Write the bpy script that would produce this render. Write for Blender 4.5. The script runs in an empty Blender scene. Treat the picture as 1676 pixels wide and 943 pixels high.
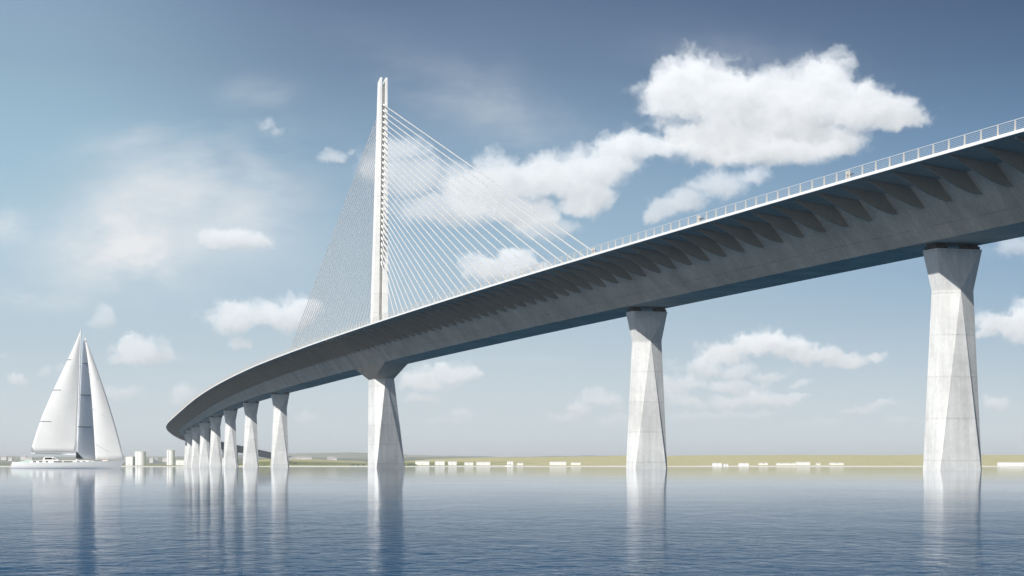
import bpy, bmesh, math, random
import numpy as np
from mathutils import Vector, Matrix

SC = bpy.context.scene
COL = SC.collection
rnd = random.Random(7)
PI = math.pi

# ------------------------------------------------------------------ camera
F_PX, W_PX, H_PX = 3374.2, 1676.0, 943.0
V_HOR, CAM_Z = 763.8, 0.338
cam = bpy.data.cameras.new('camera')
cam.sensor_width = 36.0
cam.lens = 36.0 * F_PX / W_PX
cam.shift_y = (V_HOR - H_PX / 2) / W_PX
cam.clip_start, cam.clip_end = 0.05, 60000
camo = bpy.data.objects.new('camera', cam)
COL.objects.link(camo)
camo.location = (0, 0, CAM_Z)
camo.rotation_euler = (PI / 2, 0, 0)
SC.camera = camo

def at(u, v, Y):
    """world point at depth Y seen at a place (u, v) of the 1676 px wide view (used for measuring sizes)"""
    return Vector(((u - W_PX / 2) * Y / F_PX, Y, CAM_Z + (V_HOR - v) * Y / F_PX))

# ------------------------------------------------------------------ helpers
def empty(name, loc, label=None, cat=None, group=None):
    o = bpy.data.objects.new(name, None)
    o.empty_display_size = 1.0
    o.location = loc
    COL.objects.link(o)
    if label: o['label'] = label
    if cat: o['category'] = cat
    if group: o['group'] = group
    return o

def mk(name, verts, faces, mat, parent=None, smooth=False, uvs=None, label=None, cat=None, group=None, kind=None):
    """one mesh object; verts in world space, stored relative to the parent thing"""
    base = Vector((0, 0, 0))
    p = parent
    while p is not None:
        base += Vector(p.location); p = p.parent
    me = bpy.data.meshes.new(name)
    me.from_pydata([tuple(Vector(v) - base) for v in verts], [], faces)
    me.materials.append(mat)
    if uvs is not None:
        uvl = me.uv_layers.new(name='UVMap')
        for l in me.loops:
            uvl.data[l.index].uv = uvs[l.vertex_index]
    if smooth:
        for f in me.polygons: f.use_smooth = True
    me.update()
    o = bpy.data.objects.new(name, me)
    COL.objects.link(o)
    if parent is not None: o.parent = parent
    if label: o['label'] = label
    if cat: o['category'] = cat
    if group: o['group'] = group
    if kind: o['kind'] = kind
    return o

class MB:
    def __init__(s): s.v, s.f = [], []
    def add(s, verts, faces):
        n = len(s.v); s.v += [Vector(a) for a in verts]; s.f += [tuple(i + n for i in f) for f in faces]
    def box(s, x0, x1, y0, y1, z0, z1, M=None):
        vs = [Vector((x, y, z)) for z in (z0, z1) for y in (y0, y1) for x in (x0, x1)]
        if M: vs = [M @ a for a in vs]
        s.add(vs, [(0, 2, 3, 1), (4, 5, 7, 6), (0, 1, 5, 4), (2, 6, 7, 3), (0, 4, 6, 2), (1, 3, 7, 5)])
    def tube(s, a, b, r0, r1=None, n=8, cap=True):
        a, b = Vector(a), Vector(b); r1 = r0 if r1 is None else r1
        d = (b - a).normalized()
        up = Vector((0, 0, 1)) if abs(d.z) < .95 else Vector((1, 0, 0))
        e1 = d.cross(up).normalized(); e2 = d.cross(e1)
        ring = lambda c, r: [c + (e1 * math.cos(2 * PI * i / n) + e2 * math.sin(2 * PI * i / n)) * r for i in range(n)]
        fs = [(i, (i + 1) % n, n + (i + 1) % n, n + i) for i in range(n)]
        if cap: fs += [tuple(range(n))[::-1], tuple(range(n, 2 * n))]
        s.add(ring(a, r0) + ring(b, r1), fs)
    def build(s, name, mat, parent=None, **k):
        return mk(name, s.v, s.f, mat, parent, **k)

# ------------------------------------------------------------------ materials
def newmat(name):
    m = bpy.data.materials.new(name); m.use_nodes = True
    nt = m.node_tree; nt.nodes.clear()
    out = nt.nodes.new('ShaderNodeOutputMaterial')
    return m, nt, out

class NT:
    def __init__(s, nt): s.nt = nt
    def n(s, t, **k):
        nd = s.nt.nodes.new(t)
        for a, b in k.items(): setattr(nd, a, b)
        return nd
    def l(s, a, b): s.nt.links.new(a, b)
    def setv(s, sock, val):
        if hasattr(val, 'links') or isinstance(val, bpy.types.NodeSocket): s.l(val, sock)
        else: sock.default_value = val
    def math(s, op, a, b=None, c=None, clamp=False):
        nd = s.n('ShaderNodeMath', operation=op, use_clamp=clamp)
        s.setv(nd.inputs[0], a)
        if b is not None: s.setv(nd.inputs[1], b)
        if c is not None: s.setv(nd.inputs[2], c)
        return nd.outputs[0]
    def mix(s, f, a, b, blend='MIX'):
        nd = s.n('ShaderNodeMix', data_type='RGBA', blend_type=blend)
        s.setv(nd.inputs[0], f); s.setv(nd.inputs[6], a); s.setv(nd.inputs[7], b)
        return nd.outputs[2]
    def noise(s, vec, scale, detail=4, rough=.55, dist=0):
        nd = s.n('ShaderNodeTexNoise')
        s.l(vec, nd.inputs['Vector'])
        nd.inputs['Scale'].default_value = scale; nd.inputs['Detail'].default_value = detail
        nd.inputs['Roughness'].default_value = rough; nd.inputs['Distortion'].default_value = dist
        return nd.outputs['Fac']
    def mapping(s, vec, scale=(1, 1, 1), loc=(0, 0, 0)):
        nd = s.n('ShaderNodeMapping'); s.l(vec, nd.inputs['Vector'])
        nd.inputs['Scale'].default_value = scale; nd.inputs['Location'].default_value = loc
        return nd.outputs[0]
    def rng(s, v, a, b, c, d):
        nd = s.n('ShaderNodeMapRange'); s.setv(nd.inputs[0], v)
        for i, x in enumerate((a, b, c, d)): nd.inputs[i + 1].default_value = x
        return nd.outputs[0]

def c4(r, g, b): return (r, g, b, 1.0)

def concrete(name, col=(.52, .515, .50), joints=None, web=False, var=.18, streak=.14, scale=1.0):
    m, nt, out = newmat(name); N = NT(nt)
    geo = N.n('ShaderNodeNewGeometry'); pos = geo.outputs['Position']
    big = N.noise(pos, .22 * scale, 5, .6)
    fine = N.noise(pos, 2.4 * scale, 6, .65)
    speck = N.noise(pos, 9 * scale, 3, .6)
    st = N.noise(N.mapping(pos, (1.5, 1.5, .09)), 1.3 * scale, 5, .6)
    f = N.rng(big, .3, .7, 1 - var, 1 + var)
    f = N.math('MULTIPLY', f, N.rng(fine, .25, .75, 1 - var * .7, 1 + var * .7))
    f = N.math('MULTIPLY', f, N.rng(st, .3, .72, 1 + streak * .5, 1 - streak))
    f = N.math('MULTIPLY', f, N.rng(speck, .62, .75, 1, 1 - var * .5))
    height = N.math('MULTIPLY', fine, 1.0)
    if joints:
        z0, dz = joints
        sep = N.n('ShaderNodeSeparateXYZ'); N.l(pos, sep.inputs[0])
        wob = N.math('MULTIPLY', N.math('SUBTRACT', N.noise(pos, 1.2, 3), .5), .10)
        q = N.math('DIVIDE', N.math('SUBTRACT', N.math('ADD', sep.outputs[2], wob), z0), dz)
        fr = N.math('ABSOLUTE', N.math('SUBTRACT', N.math('FRACT', N.math('ADD', q, .5)), .5))
        ln = N.rng(N.math('MULTIPLY', fr, dz), .03, .10, 1, 0)
        ln = N.math('MULTIPLY', ln, N.rng(N.noise(pos, .9, 3), .3, .65, .25, 1))
        f = N.math('MULTIPLY', f, N.rng(ln, 0, 1, 1, .80))
        # each pour a slightly different tone
        wn = N.n('ShaderNodeTexWhiteNoise', noise_dimensions='1D'); N.l(N.math('FLOOR', q), wn.inputs['W'])
        f = N.math('MULTIPLY', f, N.rng(wn.outputs[0], 0, 1, .97, 1.03))
    if web:
        uv = N.n('ShaderNodeUVMap'); su = N.n('ShaderNodeSeparateXYZ'); N.l(uv.outputs[0], su.inputs[0])
        st2 = N.noise(N.mapping(uv.outputs[0], (1.4, .12, 1)), 1.6, 5, .6)
        f = N.math('MULTIPLY', f, N.rng(st2, .3, .7, 1.07, .91))
        wob = N.math('MULTIPLY', N.math('SUBTRACT', N.noise(pos, .8, 3), .5), .10)
        d = N.math('ABSOLUTE', N.math('SUBTRACT', N.math('ADD', su.outputs[1], wob), 9.4))
        ln = N.math('MULTIPLY', N.rng(d, .02, .09, 1, 0), N.rng(N.noise(pos, .35, 3), .35, .6, .1, 1))
        f = N.math('MULTIPLY', f, N.rng(ln, 0, 1, 1, .72))
        seg = N.math('ABSOLUTE', N.math('SUBTRACT', N.math('FRACT', N.math('DIVIDE', su.outputs[0], 20.0)), .5))
        f = N.math('MULTIPLY', f, N.rng(seg, .498, .4995, 1, .86))
    tint = N.mix(N.rng(N.noise(pos, .5, 3), .35, .65, 0, 1), c4(*col), c4(col[0] * .97, col[1] * .985, col[2] * .985))
    comb = N.n('ShaderNodeCombineXYZ')
    for i in range(3): N.l(f, comb.inputs[i])
    colr = N.mix(1.0, tint, comb.outputs[0], 'MULTIPLY')
    b = N.n('ShaderNodeBsdfPrincipled')
    N.l(colr, b.inputs['Base Color']); b.inputs['Roughness'].default_value = .85
    b.inputs['Specular IOR Level'].default_value = .25
    bump = N.n('ShaderNodeBump'); bump.inputs['Strength'].default_value = .25; bump.inputs['Distance'].default_value = .02
    N.l(height, bump.inputs['Height']); N.l(bump.outputs[0], b.inputs['Normal'])
    N.l(b.outputs[0], out.inputs[0])
    return m

def plain(name, col, rough=.5, var=.06, scale=3.0, metal=0, spec=.5, coat=0):
    m, nt, out = newmat(name); N = NT(nt)
    geo = N.n('ShaderNodeNewGeometry')
    f = N.noise(geo.outputs['Position'], scale, 4, .6)
    k = N.rng(f, .25, .75, 1 - var, 1 + var)
    comb = N.n('ShaderNodeCombineXYZ')
    for i in range(3): N.l(k, comb.inputs[i])
    colr = N.mix(1.0, c4(*col), comb.outputs[0], 'MULTIPLY')
    b = N.n('ShaderNodeBsdfPrincipled'); N.l(colr, b.inputs['Base Color'])
    b.inputs['Roughness'].default_value = rough; b.inputs['Metallic'].default_value = metal
    b.inputs['Specular IOR Level'].default_value = spec; b.inputs['Coat Weight'].default_value = coat
    N.l(b.outputs[0], out.inputs[0])
    return m

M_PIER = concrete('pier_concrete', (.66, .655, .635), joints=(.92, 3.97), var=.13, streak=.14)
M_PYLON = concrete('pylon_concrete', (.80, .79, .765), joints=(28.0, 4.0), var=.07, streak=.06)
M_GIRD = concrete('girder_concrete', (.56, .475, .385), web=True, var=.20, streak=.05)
M_RIB = concrete('rib_concrete_shaded', (.30, .265, .225), var=.10, streak=.05)  # darker than the girder: under-deck shade is put into the rib colour
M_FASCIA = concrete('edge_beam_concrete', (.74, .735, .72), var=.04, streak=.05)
M_BEAR = plain('bearing_rubber', (.025, .022, .02), .7, .1)
M_POST = plain('post_steel', (.56, .53, .48), .45, .05)
M_RAIL = plain('rail_steel', (.58, .60, .62), .35, .03)
M_CABLE = plain('cable_sheath', (.88, .88, .86), .4, .03)
def sheath(m):
    # white polyethylene lets some light through
    nt = m.node_tree; N = NT(nt); out = next(n for n in nt.nodes if n.type == 'OUTPUT_MATERIAL'); b = next(n for n in nt.nodes if n.type == 'BSDF_PRINCIPLED')
    t = N.n('ShaderNodeBsdfTranslucent'); t.inputs[0].default_value = c4(.96, .96, .95)
    ms = N.n('ShaderNodeMixShader'); ms.inputs[0].default_value = .62; N.l(b.outputs[0], ms.inputs[1]); N.l(t.outputs[0], ms.inputs[2]); N.l(ms.outputs[0], out.inputs[0])
sheath(M_CABLE)
M_SLEEVE = plain('sleeve_paint', (.74, .74, .72), .45, .04)
M_DARK = plain('dark_fitting', (.05, .05, .05), .5, .05)

# ------------------------------------------------------------------ bridge axis
S0, DS = -160.0, 1.0
SS = np.arange(S0, 2121.0, DS)
_kn = [-200, 300, 550, 750, 950, 1200, 1600]
_k = np.interp(SS, _kn, [2.117, 2.117, 1.063, .503, 3.227, -.7, 4.087]) * 1e-4
_i0 = int(-S0)
_K = np.cumsum(_k) * DS; _K -= _K[_i0]
TH = math.radians(18.074) - _K
AX = np.cumsum(-np.sin(TH)) * DS; AX = AX - AX[_i0] + 41.832
AY = np.cumsum(np.cos(TH)) * DS; AY = AY - AY[_i0] + 196.536
_c = np.interp(SS, [-200, 300, 550, 750, 950, 1200, 1600], [0, 0, -.61, .604, -.545, .764, -.903]) * 1e-4
AZ = 26.702 - .209e-2 * SS + .013e-4 * SS ** 2 + np.cumsum(np.cumsum(_c) * DS) * DS
BK = np.interp(SS, [350, 650, 1150, 1400], [0, -8.848, -8.848, 0]) * 1e-2
AZ = AZ + (np.interp(SS, [350, 650], [0, -8.848]) * 1e-2 - BK) * 12
DD = np.interp(SS, [350, 850], [5.159, 3.344])

def _g(a, s): return float(np.interp(s, SS, a))
def P(s, o, dz=0.0, l=0.0):
    """point of the bridge: s along, o to the left (camera) side, dz above deck edge level, l towards the camera"""
    th = _g(TH, s)
    return Vector((_g(AX, s) - o * math.cos(th) + l * math.sin(th), _g(AY, s) - o * math.sin(th) - l * math.cos(th),
                   _g(AZ, s) + _g(BK, s) * o + dz))
def G(s, o, z, l=0.0):
    v = P(s, o, 0, l); v.z = z; return v

S_B, S_A, S_P = 0.0, 80.0, 240.0
S_N = [394.7 + 80.05 * i for i in range(20)]
S_END = 2008.0

bridge = empty('cable_stayed_bridge', P(S_P, 0, 0) * Vector((1, 1, 0)) if False else (AX[_i0 + 240], AY[_i0 + 240], 0),
               'long pale concrete cable-stayed bridge with one slender pylon curving across the calm water', 'bridge')

def sweep(sections, ss, name, mat, parent, closed=True, uv=False, smooth=False):
    """sections(s) -> list of (o, dz)"""
    vs, fs, uvs = [], [], []
    n = len(sections(ss[0]))
    for s in ss:
        sec = sections(s); acc = 0; prev = None
        for (o, dz) in sec:
            if prev is not None: acc += math.hypot(o - prev[0], dz - prev[1])
            prev = (o, dz)
            vs.append(P(s, o, dz)); uvs.append((s, acc))
    m = n if closed else n - 1
    for i in range(len(ss) - 1):
        for j in range(m):
            a = i * n + j; b = i * n + (j + 1) % n
            fs.append((a, a + n, b + n, b))
    if closed:
        fs.append(tuple(range(n))); fs.append(tuple(range((len(ss) - 1) * n, len(ss) * n))[::-1])
    return mk(name, vs, fs, mat, parent, uvs=uvs if uv else None, smooth=smooth)

ss_all = [float(x) for x in np.arange(-150, S_END + .1, 2.5)]
def gird_sec(s):
    D = _g(DD, s)
    return [(11.9, .02), (7.0, -.60), (3.13, -D), (-3.13, -D), (-7.0, -.60), (-11.9, .02), (-11.9, .2), (11.9, .2)]
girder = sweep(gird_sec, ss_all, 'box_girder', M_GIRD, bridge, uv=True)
M_SLAB_SHADED = concrete('slab_concrete_shaded', (.36, .315, .265), var=.15, streak=.05)
girder.data.materials.append(M_SLAB_SHADED)
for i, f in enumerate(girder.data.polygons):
    if i < (len(ss_all) - 1) * 8 and i % 8 in (0, 4): f.material_index = 1     # cantilever soffits: shade under the deck painted in as a darker tone
for sgn in (1, -1):
    def fas(s, sgn=sgn): return [(sgn * 11.90, 0), (sgn * 12.06, 0), (sgn * 12.06, .27), (sgn * 11.70, .30), (sgn * 11.70, .204), (sgn * 11.90, .204)]
    sweep(fas, ss_all, 'edge_beam', M_FASCIA, girder)
def road(s): return [(11.4, .206), (-11.4, .206)]
sweep(lambda s: [(11.4, .21), (-11.4, .21)][::-1], ss_all, 'carriageway', plain('asphalt', (.06, .06, .06), .85, .2), girder, closed=False)

# ribs under the near cantilever
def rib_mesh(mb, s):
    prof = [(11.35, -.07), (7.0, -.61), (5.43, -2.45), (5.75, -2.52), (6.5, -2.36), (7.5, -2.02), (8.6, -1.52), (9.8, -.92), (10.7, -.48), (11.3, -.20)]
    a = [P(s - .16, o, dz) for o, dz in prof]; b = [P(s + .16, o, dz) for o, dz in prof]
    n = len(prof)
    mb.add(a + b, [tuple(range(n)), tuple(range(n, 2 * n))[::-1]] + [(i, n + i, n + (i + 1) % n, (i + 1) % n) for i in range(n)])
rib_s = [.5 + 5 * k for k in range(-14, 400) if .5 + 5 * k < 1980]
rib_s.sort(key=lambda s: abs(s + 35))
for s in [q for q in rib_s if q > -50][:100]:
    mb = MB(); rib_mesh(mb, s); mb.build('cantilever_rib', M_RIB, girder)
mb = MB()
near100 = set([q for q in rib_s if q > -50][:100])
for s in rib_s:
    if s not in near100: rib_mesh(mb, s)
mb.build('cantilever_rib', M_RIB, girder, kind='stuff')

# railing
ss_rail = [float(x) for x in np.arange(-150, S_END, 2.55)]
rail = sweep(lambda s: [(11.845, 1.145), (11.895, 1.145), (11.895, 1.19), (11.845, 1.19)], ss_all, 'railing', M_RAIL, bridge)
for h in (.44, .58, .72, .86, 1.0):
    sweep(lambda s, h=h: [(11.85, h), (11.863, h), (11.863, h + .013), (11.85, h + .013)], [x for x in ss_all if x < 900], 'wire', M_RAIL, rail)
def post_mesh(mb, s):
    w0, w1 = .036, .026
    a = [P(s - w0, 11.80, .29), P(s + w0, 11.80, .29), P(s + w0, 11.95, .29), P(s - w0, 11.95, .29)]
    b = [P(s - w1, 11.82, 1.14), P(s + w1, 11.82, 1.14), P(s + w1, 11.92, 1.14), P(s - w1, 11.92, 1.14)]
    mb.add(a + b, [(3, 2, 1, 0), (4, 5, 6, 7), (0, 1, 5, 4), (1, 2, 6, 5), (2, 3, 7, 6), (3, 0, 4, 7)])
post_s = [-30.26 + 2.553 * k for k in range(-45, 900) if -30.26 + 2.553 * k < S_END]
vis = [s for s in post_s if s > -42]
for s in vis[:100]:
    mb = MB(); post_mesh(mb, s); mb.build('railing_post', M_POST, rail)
mb = MB()
for s in post_s:
    if s not in vis[:100]: post_mesh(mb, s)
mb.build('railing_post', M_POST, rail, kind='stuff')
# parapet on the far side
rail2 = sweep(lambda s: [(-11.83, 1.14), (-11.90, 1.14), (-11.90, 1.20), (-11.83, 1.20)], ss_all, 'railing', M_RAIL, bridge)
# marker posts behind the railing
def s_at_u(u, o=11.3, lo=-60, hi=400):
    best = None
    for s in np.arange(lo, hi, .25):
        p = P(s, o); uu = W_PX / 2 + F_PX * p.x / p.y
        if best is None or abs(uu - u) < best[0]: best = (abs(uu - u), s)
    return best[1]
for u in (1387.5, 1146.0, 970.5):
    s = s_at_u(u)
    mp = MB(); M = Matrix.Translation(P(s, 11.35, .21)) @ Matrix.Rotation(_g(TH, s), 4, 'Z')
    mp.box(-.10, .10, -.16, .16, 0, .98, M)
    o = mp.build('marker_post', M_POST, bridge)
    ar = MB(); ar.box(-.05, .05, -1.15, -.165, .50, .62, M); ar.build('marker_arm', M_DARK, o)

# piers
def pier(s, zt, top, neck, base, zn, name='pier', c=(0, 0, 0), mat=M_PIER, yaw=0.0, head=None, br=0.0):
    """top (o,l); neck (o,l,apex); base (o,l,o_front,l_front); c = sideways shift at top, neck, base"""
    zb = -4.0
    k = (zn - zb) / zn
    def ext(a, b): return a + (b - a) * k     # carry the taper on below the water line
    bo, bl, bo2, bl2 = [ext(neck[0], base[0]), ext(neck[1], base[1]), ext(0, base[2]), ext(neck[2], base[3])]
    cb = ext(c[1], c[2])
    y1 = yaw * k
    V = []
    def v(o, l, z): V.append(G(s, o, z, l)); return len(V) - 1
    tl = top[2] if len(top) > 2 else (top[1], top[1], top[1], top[1])
    T = [v(top[0] + c[0], tl[0], zt), v(-top[0] + c[0], tl[1], zt), v(-top[0] + c[0], -tl[2], zt), v(top[0] + c[0], -tl[3], zt)]
    SLf, SRf, SRb, SLb = [v(sx * neck[0] + c[1], sy * neck[1], zn) for sx, sy in ((1, 1), (-1, 1), (-1, -1), (1, -1))]
    Ff, Fb = v(c[1], neck[2], zn), v(c[1], -neck[2], zn)
    sl, sr, srb, slb = [v(sx * bo + cb, sy * bl, zb) for sx, sy in ((1, 1), (-1, 1), (-1, -1), (1, -1))]
    if yaw:      # keep the side corners behind the turned front and back faces
        q = bl2 - y1 - .35
        V[sr] = G(s, -bo + cb - br, zb, q); V[slb] = G(s, bo + cb, zb, -q)
    fl, fr = v(bo2 + cb, bl2 + y1, zb), v(-bo2 + cb - br, bl2 - y1, zb)
    rl, rr = v(bo2 + cb, -bl2 + y1, zb), v(-bo2 + cb - br * .5, -bl2 - y1, zb)
    F = [(T[0], T[1], Ff), (T[0], Ff, SLf), (T[1], SRf, Ff), (T[3], T[0], SLf, SLb), (T[1], T[2], SRb, SRf),
         (T[2], T[3], Fb), (T[3], SLb, Fb), (T[2], Fb, SRb), (T[3], T[2], T[1], T[0]),
         (Ff, fr, fl), (Ff, fl, sl, SLf) , (Ff, SRf, sr, fr), (SLf, sl, slb, SLb), (SRb, srb, sr, SRf),
         (Fb, rl, rr), (Fb, SLb, slb, rl), (Fb, rr, srb, SRb), (fl, fr, sr, srb, rr, rl, slb, sl)]
    # orient outwards
    cen = G(s, 0, zt * .5, 0)
    out = []
    for f in F:
        pts = [V[i] for i in f]
        nrm = (pts[1] - pts[0]).cross(pts[2] - pts[0])
        mid = sum(pts, Vector()) / len(pts)
        d = mid - cen; d.z *= .3
        if f == (T[3], T[2], T[1], T[0]): out.append(f if nrm.z > 0 else f[::-1]); continue
        out.append(f if nrm.dot(d) > 0 else f[::-1])
    o = mk(name, V, out, mat, bridge)
    if head is not None:
        o.data.materials.append(head)
        for i in range(9): o.data.polygons[i].material_index = 1
    return o

def bearing(s, o, zt, zbot, parent):
    mb = MB(); M = Matrix.Translation(G(s, o, 0)) @ Matrix.Rotation(_g(TH, s), 4, 'Z')
    mb.box(-.62, .62, -1.05, 1.05, zt - .01, zt + (zbot - zt) * .55, M)
    mb.box(-.50, .50, -.90, .90, zt + (zbot - zt) * .55, zbot + .03, M)
    mb.build('bearing', M_BEAR, parent)

for s in [S_B, S_A] + S_N[:19] + [-80.0, ]:
    zbot = _g(AZ, s) - _g(DD, s); zt = zbot - .58
    if zt < 3.0: continue
    zn = max(zt - 3.9, zt * .62)
    pr = pier(s, zt, (2.42, 1.36), (1.76, .84, 1.55), (2.42, 1.30, 2.18, 1.55), zn,
              c=(-.16, -.18, -.16) if s < 300 else (0, 0, .1))
    for o in (1.75, -1.75): bearing(s, o - .16, zt, zbot, pr)
# pylon pier, monolithic with the girder
zbP = _g(AZ, S_P) - _g(DD, S_P)
ppier = pier(S_P, zbP + .004, (3.12, 16.5, (17.5, 10.0, 14.0, 14.0)), (2.05, 3.15, 4.5), (3.30, 4.5, 3.15, 4.5), 18.4, name='pylon_pier', c=(0, .28, -.6), yaw=1.9, head=M_GIRD, br=.5)

# abutment that takes the deck end on the bank
V = [G(s_, o, z) for s_ in (1996.0, 2009.0) for o in (8.5, -8.5) for z in (-1.0, _g(AZ, 2000) - 1.2)]
mk('abutment', V, [(0, 1, 3, 2), (4, 6, 7, 5), (0, 4, 5, 1), (2, 3, 7, 6), (1, 5, 7, 3), (0, 2, 6, 4)], M_GIRD, bridge)
# pylon
zd = _g(AZ, S_P)
def leg_mesh(sgn):
    zs = [zd + .15, 35.0, 45.0, 57.0, 68.0, 79.2]
    V, Fc = [], []
    for z in zs:
        t = (z - 34.0) / (79.0 - 34.0)
        oc = .66 * (1 - t); o1 = 1.54 + (.76 - 1.54) * t; o2 = .35; L = 1.36
        for (o, l) in ((o1, -L), (o1, L), (o2, L), (o2, -L)):
            V.append(G(S_P, oc + sgn * o, z, l))
    for i in (len(V) - 4 + 1, len(V) - 4 + 2): V[i].z = 80.6
    V[len(V) - 4].z = V[len(V) - 1].z = 79.95
    n = len(zs)
    for i in range(n - 1):
        for j in range(4):
            a, b = i * 4 + j, i * 4 + (j + 1) % 4
            Fc.append((a, b, b + 4, a + 4) if sgn < 0 else (a, a + 4, b + 4, b))
    top = [4 * (n - 1) + j for j in range(4)]
    Fc.append(tuple(top) if sgn < 0 else tuple(top[::-1]))
    Fc.append((3, 2, 1, 0) if sgn < 0 else (0, 1, 2, 3))
    return V, Fc
# core wall inside the slot carries the anchors
V, Fc = [], []
for z in (zd + .15, 79.0):
    t = (z - 34.0) / 45.0; oc = .66 * (1 - t)
    for (o, l) in ((.355, -.55), (.355, .55), (-.355, .55), (-.355, -.55)): V.append(G(S_P, oc + o, z, l))
Fc = [(0, 4, 5, 1), (1, 5, 6, 2), (2, 6, 7, 3), (3, 7, 4, 0), (4, 7, 6, 5), (0, 1, 2, 3)]
pylon = mk('pylon', V, Fc, M_PYLON, bridge)
for sgn in (1, -1):
    V, Fc = leg_mesh(sgn); mk('pylon_leg', V, Fc, M_PYLON, pylon)

# stay cables
NC = 28
for side in (-1, 1):
    for k in range(NC):
        d = 151.6 - 5.0 * k
        zt = 43.2 + (75.2 - 43.2) * ((NC - 1 - k) / (NC - 1)) ** 1.0
        t = (zt - 34.0) / 45.0; oc = .66 * (1 - t)
        a = G(S_P, oc, zt, -side * .5)
        b = P(S_P + side * d, 0, .22)
        mb = MB(); mb.tube(a, b, .105, n=10); ca = mb.build('stay_cable', M_CABLE, bridge, smooth=False)
        dr = (b - a).normalized()
        m2 = MB(); m2.tube(a + dr * .05, a + dr * 2.1, .19, .15, n=10); m2.build('anchor_sleeve', M_SLEEVE, ca)
        m3 = MB(); m3.tube(b - dr * 2.0, b, .14, n=8); m3.build('deck_socket', M_SLEEVE, ca)

# ------------------------------------------------------------------ sailing yacht
YB = 350.0
def bp(u, v, dy=0.0):
    p = at(u, v, YB); p.y += dy; return p
M_HULL = plain('gelcoat', (.78, .78, .76), .25, .03, .5, coat=.2)
M_SAIL = plain('sailcloth', (.70, .70, .685), .8, .05, .5, spec=.1)
M_SAIL2 = plain('sailcloth_laminate', (.84, .86, .88), .7, .05, .6, spec=.2)
M_PATCH = plain('sail_patch', (.30, .32, .34), .7, .05)
M_SEAM = plain('sail_batten', (.42, .44, .46), .7, .03)
M_SPAR = plain('spar_paint', (.66, .67, .68), .35, .03)
M_GLASS = plain('tinted_glass', (.02, .022, .025), .12, .1)
M_TEAK = plain('deck_teak', (.46, .40, .31), .7, .08)
M_GREEN = plain('canvas_green', (.38, .50, .44), .8, .06)
M_PINK = plain('deck_box', (.66, .52, .44), .7, .06)
yc = bp(112, 767.5); yc.z = 0
yacht = empty('sailing_yacht', yc, 'white sailing yacht under full white sails, gliding left of the curving bridge', 'sailboat')
ppm = F_PX / YB
def hull_mesh():
    V, Fc = [], []
    ns, nr = 33, 9
    x0, x1 = bp(18.8, 767).x, bp(205.5, 767).x
    for i in range(ns):
        t = i / (ns - 1)
        beam = 2.35 * (1 - abs((t - .40) / .60) ** 2.3 if t > .40 else 1 - .22 * ((.40 - t) / .40) ** 2) if t < .999 else .02
        beam = max(beam, .02)
        zs = .99 + .47 * (max(0, t - .3) / .7) ** 1.5 + .14 * max(0, 1 - t / .3) ** 2
        for j in range(nr):
            q = j / (nr - 1)
            z = zs + (-.55 - zs) * q
            w = beam * (1 - .16 * q - .50 * q ** 5) * (1 - .30 * t * t * q)
            # raked bow and stern: shift with height
            xs = x0 + (x1 - x0) * t
            hq = (zs - z) / 1.5
            xs += -1.05 * hq * t ** 6 + (.55 * (1 - hq) if t < .02 else .55 * (1 - hq) * (1 - t) ** 8)
            V.append(Vector((xs, YB - w, z)))
        for j in range(nr - 1, -1, -1):
            p = V[-1 - (nr - 1 - j) * 2] if False else V[i * nr * 2 + j]
            V.append(Vector((p.x, YB + (YB - p.y), p.z)))
    n = nr * 2
    for i in range(ns - 1):
        for j in range(n):
            a, b = i * n + j, i * n + (j + 1) % n
            Fc.append((a, b, b + n, a + n))
    Fc.append(tuple(range(n))[::-1]); Fc.append(tuple(range((ns - 1) * n, ns * n)))
    return V, Fc
V, Fc = hull_mesh(); hull = mk('hull', V, Fc, M_HULL, yacht, smooth=True)
md = hull.modifiers.new('edge', 'EDGE_SPLIT'); md.split_angle = math.radians(40)
def prism_px(pts, y0, y1, name, mat, parent, taper=0.0, **k):
    n = len(pts)
    a = [bp(u, v, y0) for u, v in pts]; b = [bp(u, v, y1) for u, v in pts]
    return mk(name, a + b, [tuple(range(n))[::-1], tuple(range(n, 2 * n))] + [(i, (i + 1) % n, n + (i + 1) % n, n + i) for i in range(n)], mat, parent, **k)
cab = prism_px([(50, 758), (54, 754.2), (146, 753.8), (158, 755.2), (162, 758)], -1.2, 1.2, 'coachroof', M_HULL, yacht)
for a, b in ((56.5, 61.5), (66.5, 72), (77, 81.5), (90, 104.5), (106.5, 121.5), (128, 133), (137.5, 142.5), (147.5, 152)):
    prism_px([(a, 756.6), (a, 755.0), (b, 755.0), (b, 756.6)], -1.27, -1.19, 'window', M_GLASS, cab)
dog = prism_px([(72, 753.6), (74.5, 748.6), (77, 747.8), (88.5, 748.0), (97.5, 752.2), (98, 753.6)], -1.15, 1.15, 'doghouse', M_HULL, yacht)
prism_px([(75.2, 752.0), (76.8, 749.0), (87.0, 749.0), (88.6, 752.0)], -1.22, -1.16, 'window', M_GLASS, dog)
prism_px([(89.8, 752.0), (88.6, 749.2), (96.0, 752.2)], -1.22, -1.16, 'window', M_GLASS, dog)
prism_px([(28, 757), (40, 754.2), (55, 753.2), (57, 757)], -1.0, 1.0, 'cockpit_awning', M_GREEN, yacht)
prism_px([(168, 757), (168, 753.2), (177, 753.0), (178, 757)], -.35, .35, 'deck_locker', M_PINK, yacht)
mb = MB(); mt, mbm = bp(132.4, 538.5), bp(125.6, 756)
mb.tube(mbm, mt, .14, .08, 10); mast = mb.build('mast', M_SPAR, yacht)
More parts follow.
